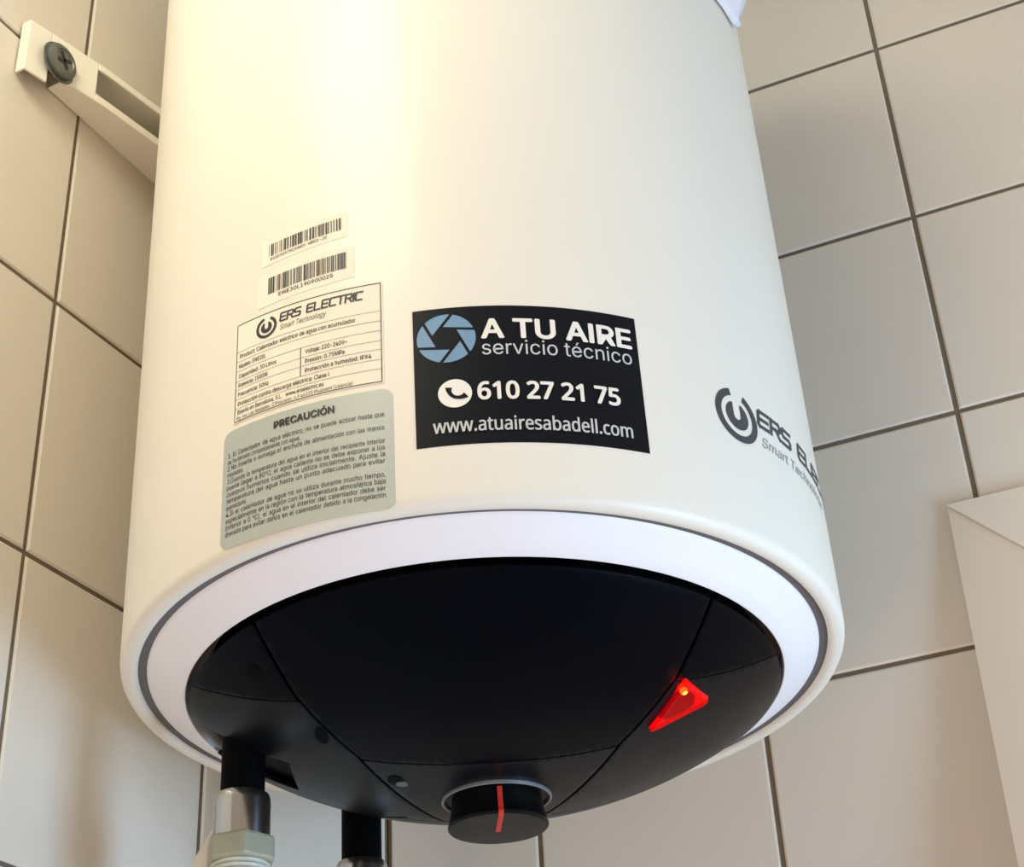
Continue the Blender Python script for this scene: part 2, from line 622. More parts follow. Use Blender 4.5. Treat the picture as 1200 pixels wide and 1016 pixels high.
patch('cover_dark_patch', [(0.0915 + 0.0066 * math.cos(t), -0.1275 + 0.0046 * math.sin(t)) for t in [k * math.pi / 6 for k in range(12)]], M['blackdeep'], heater)  # screw hole in the left side panel
patch('cover_dark_patch', [(0.0520 + 0.0085 * math.cos(t), -0.0950 + 0.0040 * math.sin(t)) for t in [k * math.pi / 6 for k in range(12)]], M['blackdeep'], heater)  # no screw: dark patch painting reflections and dirt on the cover
patch('cover_dark_patch', [(0.0075 + 0.0070 * math.cos(t), -0.0560 + 0.0048 * math.sin(t)) for t in [k * math.pi / 6 for k in range(12)]], M['blackdeep'], heater)  # second dark patch standing in for reflection and dirt
patch('cover_pale_patch', [(0.0035 + 0.0036 * math.cos(t), -0.0525 + 0.0036 * math.sin(t)) for t in [k * math.pi / 6 for k in range(12)]], M['bolt'], heater, lift=0.0009)  # pale patch painting a highlight and dirt, not a screw
patch('vent_slot', [(-0.0785, -0.0672), (-0.0692, -0.0548), (-0.0715, -0.0530), (-0.0808, -0.0654)], M['blackdeep'], heater)

# thermostat knob
KU, KW = -0.0265, 0.0030
kx, ky = uw(KU, KW)
kz = hz(dome_h(math.hypot(kx, ky)))
kt = Vector((0, 0, -1)).rotation_difference(dome_normal(KU, KW)).to_matrix().to_4x4()
KT = Matrix.Translation((kx, ky, kz)) @ kt
knob = lathe('thermostat_knob', [(0.0, 0.004), (0.0272, 0.004), (0.0272, -0.0004), (0.0278, -0.006), (0.0296, -0.0148), (0.0303, -0.0160), (0.0303, -0.0172),
                                 (0.0294, -0.0181), (0.0240, -0.0184), (0.0, -0.0176)], M['knob'], heater, n=96, smooth=30, axis=KT)
knob['label'] = 'round black knob with a red pointer line'
vv = []
for k in range(97):
    a = 2 * math.pi * k / 96
    vv.append(a)
lathe('dial_ring', [(0.0318, 0.001), (0.0318, -0.0007), (0.0322, -0.0011), (0.0329, -0.0011), (0.0333, -0.0007), (0.0333, 0.001)], M['chrome'], heater, n=96, smooth=30, axis=KT)
# pointer line: along the knob's side and on over its face, facing the viewer
ka = CA + 0.06
kd = Vector((math.cos(ka), math.sin(ka), 0))
kp = Vector((-math.sin(ka), math.cos(ka), 0))
side = [(0.0277, -0.0010), (0.0280, -0.006), (0.0298, -0.0148), (0.0306, -0.0160), (0.0306, -0.0173), (0.0295, -0.0184), (0.0240, -0.0188), (0.0100, -0.0183), (-0.0060, -0.0181)]
vv, ff = [], []
for r, z in side:
    for s in (-0.0015, 0.0015):
        vv.append(KT @ (kd * (r + 0.0003) + kp * s + Vector((0, 0, z))))
for i in range(len(side) - 1):
    ff.append((2 * i, 2 * i + 1, 2 * i + 3, 2 * i + 2))
po = mesh_obj('pointer_line', vv, ff, M['redmark'], knob)
sm = po.modifiers.new('thickness', 'SOLIDIFY')
sm.thickness = 0.0005
po['label'] = 'red pointer line'

# lit red indicator lens beside the right-hand seam
L = [(0.0800, 0.1108), (0.0495, 0.1278), (0.0420, 0.0905)]
Lc = (sum(p[0] for p in L) / 3, sum(p[1] for p in L) / 3)


def inset(poly, c, k):
    return [(c[0] + (p[0] - c[0]) * k, c[1] + (p[1] - c[1]) * k) for p in poly]


def rounded(poly, r=0.16):
    out = []
    n = len(poly)
    for i in range(n):
        p0, p1, p2 = Vector(poly[i - 1]), Vector(poly[i]), Vector(poly[(i + 1) % n])
        a = p1 + (p0 - p1) * r
        b = p1 + (p2 - p1) * r
        for t in (0, 0.33, 0.67, 1):
            out.append(tuple(a * (1 - t) ** 2 + p1 * 2 * t * (1 - t) + b * t * t))
    return out


Lr = rounded(L, 0.07)
k = len(Lr)
refl = patch('indicator_lamp', inset(Lr, Lc, 0.97), M['reflector'], heater, lift=0.0006)
refl['label'] = 'glowing red triangular indicator lamp'
top = [dome_pt(u, w, 0.0042) for u, w in inset(Lr, Lc, 0.86)]
mid = [dome_pt(u, w, 0.0032) for u, w in inset(Lr, Lc, 0.96)]
bot = [dome_pt(u, w, 0.0002) for u, w in Lr]
vv = top + mid + bot
ff = [tuple(range(k))]
for a in (0, k):
    for i in range(k):
        ff.append((a + i, a + (i + 1) % k, a + k + (i + 1) % k, a + k + i))
lens = mesh_obj('lens', vv, ff, M['lens'], refl)
ls = lens.modifiers.new('thickness', 'SOLIDIFY')
ls.thickness = 0.0006


def ball(name, c, r, material, parent, seg=16):
    me = bpy.data.meshes.new(name)
    bm = bmesh.new()
    bmesh.ops.create_uvsphere(bm, u_segments=seg, v_segments=seg // 2, radius=r)
    bm.to_mesh(me)
    bm.free()
    me.transform(Matrix.Translation(c))
    return link(name, me, material, parent, smooth=60)


ball('led', dome_pt(0.0700, 0.1105, 0.0016), 0.0022, M['led'], refl)

# ------------------------------------------------------------------ stickers and print on the body
def cyl(th, h, lift):
    a = th * DEG
    return ((R + lift) * math.cos(a), (R + lift) * math.sin(a), hz(h))


MPD = R * DEG                                  # metres of sheet per degree


class Tilt:
    def __init__(self, mid=0.0, k=0.0):
        self.mid, self.k = mid, k

    def __call__(self, th, h):
        return th, h - self.k * (th - self.mid)


def sheet(name, t0, t1, h0, h1, material, parent, lift=0.00025, rad=0.0, tilt=Tilt(), thick=0.00025):
    """a label bent round the body"""
    n = max(8, int((t1 - t0) / 0.7))
    vv, ff = [], []
    w = (t1 - t0) * MPD
    for i in range(n + 1):
        s = w * (0.5 - 0.5 * math.cos(math.pi * i / n)) if rad else w * i / n
        dh = 0.0
        e = min(s, w - s)
        if rad and e < rad:
            dh = rad - math.sqrt(max(0.0, rad * rad - (rad - e) ** 2))
        th = t0 + s / MPD
        for h in (h0 + dh, h1 - dh):
            a, b = tilt(th, h)
            vv.append(cyl(a, b, lift))
    for i in range(n):
        ff.append((2 * i, 2 * i + 2, 2 * i + 3, 2 * i + 1))
    me = bpy.data.meshes.new(name)
    me.from_pydata(vv, [], ff)
    o = link(name, me, material, parent)
    m = o.modifiers.new('thickness', 'SOLIDIFY')
    m.thickness = thick
    m.offset = -1
    return o


def bend(name, verts2, faces, material, parent, lift=0.0004, tilt=Tilt()):
    """flat print: 2-D vertices (theta, h) laid on the body"""
    vv = []
    for p in verts2:
        a, b = tilt(p[0], p[1])
        vv.append(cyl(a, b, lift + (p[2] if len(p) > 2 else 0.0)))
    me = bpy.data.meshes.new(name)
    me.from_pydata(vv, [], faces)
    return link(name, me, material, parent)


_text_cache = {}


def ui_font(name):
    """one of the typefaces that ship with Blender itself; None falls back on its built-in one"""
    import os
    try:
        return bpy.data.fonts.load(os.path.join(bpy.utils.system_resource('DATAFILES'), 'fonts', name))
    except Exception:
        return None


SANS = ui_font('Inter.woff2')
PLAIN = ui_font('NotoSansHebrew-Regular.woff2')   # for the lines with figures and double l
PLAIN_FOR = ('610 27 21 75', 'www.atuairesabadell.com')


def text_mesh(s, bold=0.0, shear=0.0):
    key = (s, bold, shear)
    if key in _text_cache:
        return _text_cache[key]
    cu = bpy.data.curves.new('lettering', 'FONT')
    cu.body = s
    cu.size = 1.0
    if s in PLAIN_FOR and PLAIN is not None:
        cu.font = PLAIN
    elif SANS is not None:
        cu.font = SANS
        cu.body = s.replace('I', chr(0x399))    # a capital I without cross strokes
    cu.resolution_u = 3
    cu.offset = bold
    cu.shear = shear
    ob = bpy.data.objects.new('lettering', cu)
    COL.objects.link(ob)
    dg = bpy.context.evaluated_depsgraph_get()
    me = bpy.data.meshes.new_from_object(ob.evaluated_get(dg))
    v = [(p.co.x, p.co.y) for p in me.vertices]
    f = [tuple(p.vertices) for p in me.polygons]
    bpy.data.meshes.remove(me)
    bpy.data.objects.remove(ob)
    bpy.data.curves.remove(cu)
    _text_cache[key] = (v, f)
    return v, f


CAPH = max(p[1] for p in text_mesh('H')[0])


class Print:
    """collects flat print into one mesh"""
    def __init__(self):
        self.v, self.f = [], []

    def add(self, v, f):
        n = len(self.v)
        self.v += v
        self.f += [tuple(i + n for i in q) for q in f]

    def heavy(self, v, f, bold, t0, x0, kx, base, ky):
        """letters made heavier by overprinting them a little to each side"""
        offs = [(0, 0)] if bold < 0.006 else [(bold * math.cos(a * math.pi / 4 + 0.39), bold * math.sin(a * math.pi / 4 + 0.39)) for a in range(8)]
        if 0.006 <= bold < 0.015:
            offs = [(-bold, 0), (bold, 0)]
        for q, (dx, dy) in enumerate(offs):
            self.add([(t0 + (p[0] + dx - x0) * kx, base + (p[1] + dy + bold) * ky, q * 0.00005) for p in v], f)

    def text(self, s, t0, t1, base, cap, bold=0.0, shear=0.0):
        """s fills theta t0..t1 (t1 None: natural width), baseline and cap height in metres"""
        v, f = text_mesh(s, 0.0, shear)
        x0 = min(p[0] for p in v) - bold
        x1 = max(p[0] for p in v) + bold
        ky = cap / (CAPH + 2 * bold)
        kx = (t1 - t0) / (x1 - x0) if t1 is not None else ky / MPD
        self.heavy(v, f, bold, t0, x0, kx, base, ky)
        return t0 + (x1 - x0) * kx

    def justified(self, words, t0, t1, base, cap, bold=0.0):
        wd = []
        ky = cap / (CAPH + 2 * bold)
        for s in words:
            v, f = text_mesh(s)
            wd.append((min(p[0] for p in v), max(p[0] for p in v)))
        nat = sum(b - a for a, b in wd)
        space = 0.32 * (len(words) - 1)
        kx = min(ky / MPD * 1.15, (t1 - t0) / (nat + space))
        gap = ((t1 - t0) - nat * kx) / max(1, len(words) - 1)
        t = t0
        for s, (a, b) in zip(words, wd):
            v, f = text_mesh(s)
            self.heavy(v, f, bold, t, a, kx, base, ky)
            t += (b - a) * kx + gap

    def rect(self, t0, t1, h0, h1):
        n = max(1, int((t1 - t0) / 1.2))
        v, f = [], []
        for i in range(n + 1):
            t = t0 + (t1 - t0) * i / n
            v += [(t, h0), (t, h1)]
        for i in range(n):
            f.append((2 * i, 2 * i + 2, 2 * i + 3, 2 * i + 1))
        self.add(v, f)

    def poly(self, pts):
        """simple polygon given in metres about (0,0) already turned into (theta, h)"""
        self.add(list(pts), [tuple(range(len(pts)))])

    def stroke(self, pts, w):
        """polyline in metres-space tuples ((theta,h)), width w metres"""
        for (a, b), (c, d) in zip(pts[:-1], pts[1:]):
            dx, dy = (c - a) * MPD, d - b
            l = math.hypot(dx, dy)
            if l < 1e-9:
                continue
            ex, ey = dx / l * w / 2, dy / l * w / 2
            nx, ny = -ey, ex
            q = [(a + (-ex + nx) / MPD, b - ey + ny), (a + (-ex - nx) / MPD, b - ey - ny), (c + (ex - nx) / MPD, d + ey - ny), (c + (ex + nx) / MPD, d + ey + ny)]
            self.add(q, [(0, 1, 2, 3)])

    def ring(self, tc, hc, r0, r1, a0, a1, n=48):
        v, f = [], []
        for i in range(n + 1):
            a = (a0 + (a1 - a0) * i / n) * DEG
            for r in (r0, r1):
                v.append((tc + r * math.cos(a) / MPD, hc + r * math.sin(a)))
        for i in range(n):
            f.append((2 * i, 2 * i + 1, 2 * i + 3, 2 * i + 2))
        self.add(v, f)

    def disc(self, tc, hc, r, n=48):
        self.poly([(tc + r * math.cos(2 * math.pi * i / n) / MPD, hc + r * math.sin(2 * math.pi * i / n)) for i in range(n)])

    def build(self, name, material, parent, lift=0.0005, tilt=Tilt()):
        return bend(name, self.v, self.f, material, parent, lift, tilt)


GLYPH = {
    'E': ([[(1, 1), (.12, 1), (0, .88), (0, .12), (.12, 0), (1, 0)], [(0, .5), (.92, .5)]], 1.0),
    'R': ([[(0, 0), (0, 1), (.86, 1), (1, .86), (1, .62), (.86, .48), (.15, .48)], [(.55, .48), (1, 0)]], 1.0),
    'S': ([[(1, 1), (.14, 1), (0, .88), (0, .62), (.14, .5), (.86, .5), (1, .38), (1, .12), (.86, 0), (0, 0)]], 1.0),
    'L': ([[(0, 1), (0, .12), (.12, 0), (1, 0)]], 0.95),
    'C': ([[(1, 1), (.14, 1), (0, .86), (0, .14), (.14, 0), (1, 0)]], 1.0),
    'T': ([[(0, 1), (1, 1)], [(.5, 1), (.5, 0)]], 1.0),
    'I': ([[(0, 1), (0, 0)]], 0.0),
    ' ': ([], 0.55),
}


def techno(pr, s, t0, t1, base, cap, w, slant=0.18):
    adv = 0.34
    tot = sum(GLYPH[c][1] + adv for c in s) - adv
    k = (t1 - t0) / (tot + slant)
    x = 0.0
    for c in s:
        strokes, gw = GLYPH[c]
        for st in strokes:
            pr.stroke([(t0 + (x + px * gw / max(gw, 1e-6) * (gw if gw else 0) + slant * py) * k, base + py * cap) for px, py in st], w)
        x += gw + adv


def emblem(pr, tc, hc, r):
    """open ring with a U-notched disc inside"""
    pr.ring(tc, hc, r * 0.74, r, 104, 424, 64)
    pts = []
    n = 40
    for i in range(n + 1):
        a = (118 + (62 + 360 - 118) * i / n) * DEG
        pts.append((r * 0.53 * math.cos(a), r * 0.53 * math.sin(a)))
    # build the disc minus its notch as a strip between the outer arc and the notch outline
    inner = []
    for i in range(n + 1):
        t = i / n
        if t < 0.3:
            q = (-0.17, 0.47 - (0.47 - 0.02) * t / 0.3)
        elif t > 0.7:
            q = (0.17, 0.02 + (0.47 - 0.02) * (t - 0.7) / 0.3)
        else:
            a = math.pi + math.pi * (t - 0.3) / 0.4
            q = (0.17 * math.cos(a), 0.02 + 0.17 * math.sin(a))
        inner.append((q[0] * r, q[1] * r))
    v, f = [], []
    for a, b in zip(pts, inner):
        v += [(tc + a[0] / MPD, hc + a[1]), (tc + b[0] / MPD, hc + b[1])]
    for i in range(n):
        f.append((2 * i, 2 * i + 1, 2 * i + 3, 2 * i + 2))
    pr.add(v, f)


# --- the service sticker
tl = Tilt(-53.2, -0.00004)
st = sheet('service_sticker', -69.55, -36.9, 0.4680, 0.5560, M['label_black'], heater, tilt=tl)
st['label'] = 'black service sticker with white lettering and a blue shutter emblem'
for txt, t0_, t1_, base_, cap_, bold_, mt_ in (
        ('A TU AIRE', -60.0, -37.85, 0.5338, 0.0134, 0.026, 'ink_white'),
        ('610 27 21 75', -60.95, -40.65, 0.4946, 0.0104, 0.030, 'ink_white'),
        ('servicio técnico', -60.0, -38.1, 0.5235, 0.0093, 0.004, 'ink_white2'),
        ('www.atuairesabadell.com', -67.2, -39.3, 0.4754, 0.0078, 0.016, 'ink_white2')):
    p = Print()
    p.text(txt, t0_, t1_, base_, cap_, bold=bold_)
    p.build('lettering', M[mt_], st, tilt=tl)
# six-bladed shutter: circle cut by six lines along a hexagon's sides
p = Print()
ac, ah, ar = -64.88, 0.5357, 0.0158
hexr, g, turn = 0.0076, 0.0017, -6.0


def line_hit(p0, d):
    b_ = p0.dot(d)
    t = -b_ + math.sqrt(b_ * b_ - (p0.dot(p0) - ar * ar))
    return p0 + d * t


for q in range(6):
    V = [Vector((math.cos((120 - 60 * (q + i) + turn) * DEG), math.sin((120 - 60 * (q + i) + turn) * DEG))) * hexr for i in range(3)]
    d0, d1 = (V[1] - V[0]).normalized(), (V[2] - V[1]).normalized()
    n0 = Vector((d0.y, -d0.x))                  # towards the hexagon
    n1 = Vector((-d1.y, d1.x))                  # away from the hexagon
    b0, b1 = V[1] + n0 * g / 2, V[1] + n1 * g / 2
    # corner where the two shifted lines cross
    den = d0.x * d1.y - d0.y * d1.x
    t = ((b1.x - b0.x) * d1.y - (b1.y - b0.y) * d1.x) / den
    corner = b0 + d0 * t
    q0, q1 = line_hit(b0, d0), line_hit(b1, d1)
    a0, a1 = math.atan2(q0.y, q0.x), math.atan2(q1.y, q1.x)
    if a1 > a0:
        a1 -= 2 * math.pi
    pts = [corner] + [Vector((ar * math.cos(a0 + (a1 - a0) * i / 14), ar * math.sin(a0 + (a1 - a0) * i / 14))) for i in range(15)]
    p.poly([(ac + x.x / MPD, ah + x.y) for x in pts])
p.build('shutter_emblem', M['ink_blue'], st, tilt=tl)
p = Print()
p.disc(-64.0, 0.4998, 0.0089)
pb = p.build('phone_disc', M['ink_white'], st, tilt=tl)
p = Print()
hs = []
for i in range(11):                            # handset: a thick arc with two heavy ends
    a = (172 + 136 * i / 10) * DEG
    hs.append(a)
cx, cy = 0.0024, 0.0030
pr_ = 0.0060
v, f = [], []
for i, a in enumerate(hs):
    t = abs(i - 5) / 5
    wd = 0.0010 + 0.0009 * (t ** 2.5)
    for s in (-1, 1):
        rr = pr_ + s * wd - 0.0004 * t
        v.append((-64.0 + (cx + rr * math.cos(a)) / MPD, 0.4998 + cy + rr * math.sin(a)))
for i in range(10):
    f.append((2 * i, 2 * i + 1, 2 * i + 3, 2 * i + 2))
p.add(v, f)
p.build('handset', M['label_black'], st, lift=0.00065, tilt=tl)

# --- two barcode stickers
def bars(pr, t0, t1, h0, h1, seed):
    rnd = random.Random(seed)
    t = t0
    while t < t1 - 0.05:
        w = rnd.choice((0.07, 0.07, 0.14, 0.14, 0.21, 0.28)) * 1.1
        w = min(w, t1 - t)
        pr.rect(t, t + w, h0, h1)
        t += w + rnd.choice((0.08, 0.08, 0.12, 0.18, 0.26)) * 1.1


tb1 = Tilt(-86.3, -0.00011)
b1 = sheet('barcode_sticker', -93.9, -79.0, 0.6165, 0.6345, M['label_white'], heater, tilt=tb1, rad=0.001)
b1['label'] = 'narrow white barcode sticker, upper of two'
p = Print()
bars(p, -92.5, -80.06, 0.6222, 0.6308, 3)
p.text('P10090975CAWEX-MB01-20', -92.2, -82.4, 0.6189, 0.0021, bold=0.01)
p.build('barcode', M['ink'], b1, tilt=tb1)
b2 = sheet('barcode_sticker', -94.6, -78.0, 0.5868, 0.6095, M['label_white'], heater, rad=0.001)
b2['label'] = 'taller white barcode sticker, lower of two'
p = Print()
bars(p, -92.5, -79.3, 0.5943, 0.6058, 5)
p.text('EWE30L190900025', -90.6, -81.4, 0.5903, 0.0027, bold=0.01)
p.build('barcode', M['ink'], b2)

# --- rating plate
tt_ = Tilt(-86.2, 0.00015)
rp = sheet('rating_label', -98.6, -73.8, 0.5136, 0.5812, M['label_white'], heater, lift=0.0004, tilt=tt_)
rp['label'] = 'white rating label with a ruled table of technical data'
p = Print()
T0, T1 = -98.25, -74.1
HT, HB = 0.5803, 0.5145
lw = 0.0005
for h in (HT, HB):
    p.rect(T0, T1, h - lw / 2, h + lw / 2)
for t in (T0, T1):
    p.rect(t - lw / 2 / MPD, t + lw / 2 / MPD, HB, HT)
p.build('border', M['ink'], rp, lift=0.0006, tilt=tt_)
p = Print()
RL = [0.5612, 0.5545, 0.5480, 0.5412, 0.5355, 0.5290, 0.5228]
for h in RL:
    p.rect(T0, T1, h - 0.00012, h + 0.00012)
p.rect(-86.62, -86.48, RL[5], RL[2])
p.build('ruled_lines', M['ink_soft'], rp, lift=0.0006, tilt=tt_)
p = Print()
techno(p, 'ERS ELECTRIC', -90.2, -76.8, 0.5712, 0.0052, 0.0011)
emblem(p, -92.65, 0.5705, 0.0072)
p.build('maker_logo', M['ink'], rp, lift=0.0006, tilt=tt_)
p = Print()
p.text('Smart Technology', -90.2, -82.4, 0.5652, 0.0036, shear=0.3)
p.build('tagline', M['ink_soft'], rp, lift=0.0006, tilt=tt_)
p = Print()
cp = 0.0030
p.text('Product: Calentador eléctrico de agua con acumulador', -97.6, -77.9, 0.5564, cp, bold=0.012)
p.text('Modelo: EWE30L', -97.7, -92.6, 0.5497, cp, bold=0.012)
p.text('Capacidad: 30 Litros', -97.7, -90.7, 0.5430, cp, bold=0.012)
p.text('Potencia: 1500W', -97.7, -92.2, 0.5368, cp, bold=0.012)
p.text('Frecuencia: 50Hz', -97.7, -92.0, 0.5306, cp, bold=0.012)
p.text('Voltaje: 220-240V~', -85.8, -79.2, 0.5432, cp, bold=0.012)
p.text('Presión: 0.75MPa', -85.8, -79.6, 0.5368, cp, bold=0.012)
p.text('Protección a humedad: IPX4', -85.8, -75.6, 0.5306, cp, bold=0.012)
p.text('Protección contra descarga eléctrica: Clase I', -97.7, -82.0, 0.5243, cp, bold=0.012)
p.text('Diseño en Barcelona, S.L.   www.erselectric.es', -97.7, -82.8, 0.5188, cp * 0.95, bold=0.012)
p.text('Pg. ind. Les Mallades, C/Pescador, n.9 46220 Picassent (Valencia)', -97.8, -78.4, 0.5153, cp * 0.8, bold=0.004)
p.build('lettering', M['ink'], rp, lift=0.0006, tilt=tt_)

# --- warning label
tp = Tilt(-86.4, 0.00017)
wl = sheet('warning_label', -100.3, -72.6, 0.4362, 0.5100, M['label_silver'], heater, rad=0.006, tilt=tp)
wl['label'] = 'silver-grey warning label with rounded corners and small text'
p = Print()
p.text('PRECAUCIÓN', -90.9, -81.2, 0.5003, 0.0046, bold=0.022)
lines = ['1. El Calentador de agua eléctrico, no se puede activar hasta que', 'se ha llenado completamente con agua.',
         '2.No inserte o extraiga el enchufe de alimentación con las manos', 'mojadas.',
         '3.Cuando la temperatura del agua en el interior del recipiente interior', 'puede llegar a 80°C, el agua caliente no se debe exponer a los',
         'cuerpos humanos cuando se utiliza inicialmente. Ajuste la', 'temperatura del agua hasta un punto adecuado para evitar', 'quemaduras.',
         '4.Si el calentador de agua no se utiliza durante mucho tiempo,', 'especialmente en la región con la temperatura atmosférica baja',
         '(inferior a 0 °C), el agua en el interior del calentador debe ser', 'drenada para evitar daños en el calentador debido a la congelación']
short = {1: -86.5, 3: -96.2, 8: -95.4}
for i, s in enumerate(lines):
    b = 0.4926 - i * 0.00409
    t1 = -73.9
    if i in short:
        p.text(s, -99.3, short[i], b, 0.0030, bold=0.004)
    else:
        p.justified(s.split(' '), -99.3, t1, b, 0.0030, bold=0.004)
p.build('lettering', M['ink'], wl, tilt=tp)

# --- the maker's print on the front of the body
p = Print()
techno(p, 'ERS ELECTRIC', -14.2, 22.5, 0.5155, 0.0105, 0.0026)
emblem(p, -19.3, 0.5135, 0.0174)
mp = p.build('maker_logo', M['ink_grey'], heater, lift=0.0003)
mp['label'] = 'dark grey maker logo printed on the body, open ring and angular letters'
p = Print()
p.text('Smart Technology', -14.0, 9.5, 0.5015, 0.0068, shear=0.25)
p.build('tagline', M['ink_pale'], heater, lift=0.0003)

# ------------------------------------------------------------------ wall bracket (part of the heater, bolted to its back)
inv = HMW.inverted()


def br_pt(y, z, d):
    return inv @ Vector((LX + d, y, z))


def bracket():
    ZB, ZT = 0.912 + CAM_H, 0.949 + CAM_H

    def dd(y):                                  # stand-off of the front plate from the tiles
        y = min(y, 1.6812 - y)
        if y < 0.700:
            return 0.009 + (y - 0.632) / 0.068 * 0.0145
        return 0.0235 + min(1.0, (y - 0.700) / 0.065) * 0.0085
    # outline columns: y positions with z ranges of solid plate (front face), holes between
    ys = [0.632, 0.644, 0.6505, 0.6640, 0.671, 0.688, 0.692, 0.700, 0.712, 0.764, 0.768, 0.80, 0.84]
    ys = ys + [1.6812 - y for y in ys[::-1][1:]]
    vv, ff = [], []

    def quad(y0, y1, za, zb, zc, zd):
        n = len(vv)
        for y, z in ((y0, za), (y1, zb), (y1, zc), (y0, zd)):
            vv.append(br_pt(y, z, dd(y)))
        ff.append((n, n + 1, n + 2, n + 3))
    for a, b in zip(ys[:-1], ys[1:]):
        m_ = (a + b) / 2
        mm = min(m_, 1.6812 - m_)
        zl = ZB - 0.012 if mm < 0.6505 else ZB
        if 0.6505 < mm < 0.664:
            quad(a, b, ZT - 0.016, ZT - 0.016, ZT, ZT)          # the slot, open below the bolt
        elif 0.692 < mm < 0.764:
            quad(a, b, ZB, ZB, ZB + 0.006, ZB + 0.006)          # window
            quad(a, b, ZT - 0.006, ZT - 0.006, ZT, ZT)
        else:
            quad(a, b, zl, zl, ZT, ZT)
    # return flanges to the wall: bottom, top and ends
    for a, b in zip(ys[:-1], ys[1:]):
        m_ = min((a + b) / 2, 1.6812 - (a + b) / 2)
        for z, lo in ((ZT, 0.0), (ZB, 0.664)):
            if m_ < lo:
                continue
            n = len(vv)
            for y, d in ((a, dd(a)), (b, dd(b)), (b, 0.0012), (a, 0.0012)):
                vv.append(br_pt(y, z, d))
            ff.append((n, n + 1, n + 2, n + 3))
    for y in (0.632, 1.6812 - 0.632):
        n = len(vv)
        for z, d in ((ZB - 0.012, dd(y)), (ZT, dd(y)), (ZT, 0.0012), (ZB - 0.012, 0.0012)):
            vv.append(br_pt(y, z, d))
        ff.append((n, n + 1, n + 2, n + 3))
    me = bpy.data.meshes.new('mounting_bracket')
    me.from_pydata(vv, [], ff)
    bm = bmesh.new()
    bm.from_mesh(me)
    bmesh.ops.remove_doubles(bm, verts=bm.verts, dist=1e-5)
    bmesh.ops.recalc_face_normals(bm, faces=bm.faces)
    bm.to_mesh(me)
    bm.free()
    o = link('mounting_bracket', me, M['bracket'], heater)
    s = o.modifiers.new('thickness', 'SOLIDIFY')
    s.thickness = 0.0022
    s.offset = 0
    b = o.modifiers.new('edge', 'BEVEL')
    b.width = 0.0009
    b.segments = 2
    b.limit_method = 'ANGLE'
    o['label'] = 'white steel wall bracket with a rectangular window'
    return o


bracket()

# bolt through the bracket's slot
bx = Matrix.Translation((LX, 0.6565, 0.9225 + CAM_H)) @ Matrix.Rotation(90 * DEG, 4, 'Y')   # local +z -> world +x
bolt = empty('wall_bolt', bx)
tag(bolt, 'grey metal wall bolt with washer in the slotted end of the white bracket', 'bolt')
lathe('washer', [(0.0, 0.0168), (0.0163, 0.0168), (0.0167, 0.0174), (0.0165, 0.0182), (0.0, 0.0186)], M['bolt'], bolt, n=48)
lathe('bolt_head', [(0.0, 0.018), (0.0139, 0.018), (0.0143, 0.0188), (0.0141, 0.0216), (0.0123, 0.0230), (0.0094, 0.0236), (0.0088, 0.0226), (0.0, 0.0222)], M['bolt'], bolt, n=48)
cv, cf = [], []
for bb in ((-0.0072, 0.0072, -0.0013, 0.0013, 0.0215, 0.0231), (-0.0013, 0.0013, -0.0072, 0.0072, 0.0215, 0.0231)):
    v, f = box_vf(*bb)
    cf += [tuple(i + len(cv) for i in q) for q in f]
    cv += v
rc = mesh_obj('drive_recess', cv, cf, M['boltdark'], bolt)
rc.rotation_euler = (0, 0, 0.5)
lathe('bolt_shank', [(0.0, -0.03), (0.004, -0.03), (0.004, 0.018), (0.0, 0.018)], M['bolt'], bolt, n=20)

# ------------------------------------------------------------------ water connections under the heater
def hw(x, y, h):
    return HMW @ Vector((x, y, hz(h)))


PIPES = ((-0.1310, -0.0665, 0.372), (-0.1310, 0.0625, 0.366))
for i, (x, y, ht) in enumerate(PIPES):
    lathe('water_pipe', [(0.0, hz(0.445)), (0.0130, hz(0.445)), (0.0130, hz(ht - 0.012)), (0.0, hz(ht - 0.012))], M['blackdeep'], heater, n=40, center=(x, y))['label'] = 'black pipe stub'


def fitting(i, label):
    x, y, ht = PIPES[i]
    e = empty('pipe_fitting', Matrix.Translation(hw(x, y, ht - 0.06)) @ HM)
    tag(e, label, 'pipe fitting', 'fittings under the water heater')
    Z = 0.06
    lathe('sleeve', [(0.0132, Z - 0.002), (0.0145, Z), (0.0158, Z - 0.0008), (0.0166, Z - 0.003), (0.0168, Z - 0.006), (0.0168, Z - 0.028), (0.0132, Z - 0.028)], M['zinc'], e, n=56, close=True, smooth=30)
    hexa = [(0.0215 * math.cos((60 * k + 12) * DEG), 0.0215 * math.sin((60 * k + 12) * DEG)) for k in range(6)]
    prism('nut', hexa, Z - 0.0425, Z - 0.0272, M['olive'], e, bevel=0.0022)
    # threaded tail under the nut
    prof = [(0.0, Z - 0.040)]
    z = Z - 0.040
    for q in range(7):
        prof += [(0.0172, z), (0.0166, z - 0.0012), (0.0156, z - 0.0018), (0.0166, z - 0.0024)]
        z -= 0.0030
    prof += [(0.0, z)]
    lathe('threaded_tail', prof, M['thread'], e, n=48, smooth=20)
    return e


fitting(0, 'zinc sleeve with olive-grey hex nut on the left black pipe, nearest the left wall')
fitting(1, 'zinc sleeve on the right black pipe, cut off by the bottom edge of the frame')

for i, lab in ((0, 'white supply hose below the hex nut of the left fitting'), (1, 'white supply hose below the right fitting, under the frame edge')):
    x, y, ht = PIPES[i]
    p0 = hw(x, y, ht - 0.061)
    pts = [p0, p0 + Vector((0, 0, -0.10)), p0 + Vector((-0.01, 0.0, -0.30)), p0 + Vector((-0.05, 0, -0.45)), Vector((LX + 0.002, p0.y, p0.z - 0.50))]
    tag(tube('supply_hose', pts, 0.0085, M['hose'], n=18), lab, 'hose', 'hoses under the water heater')

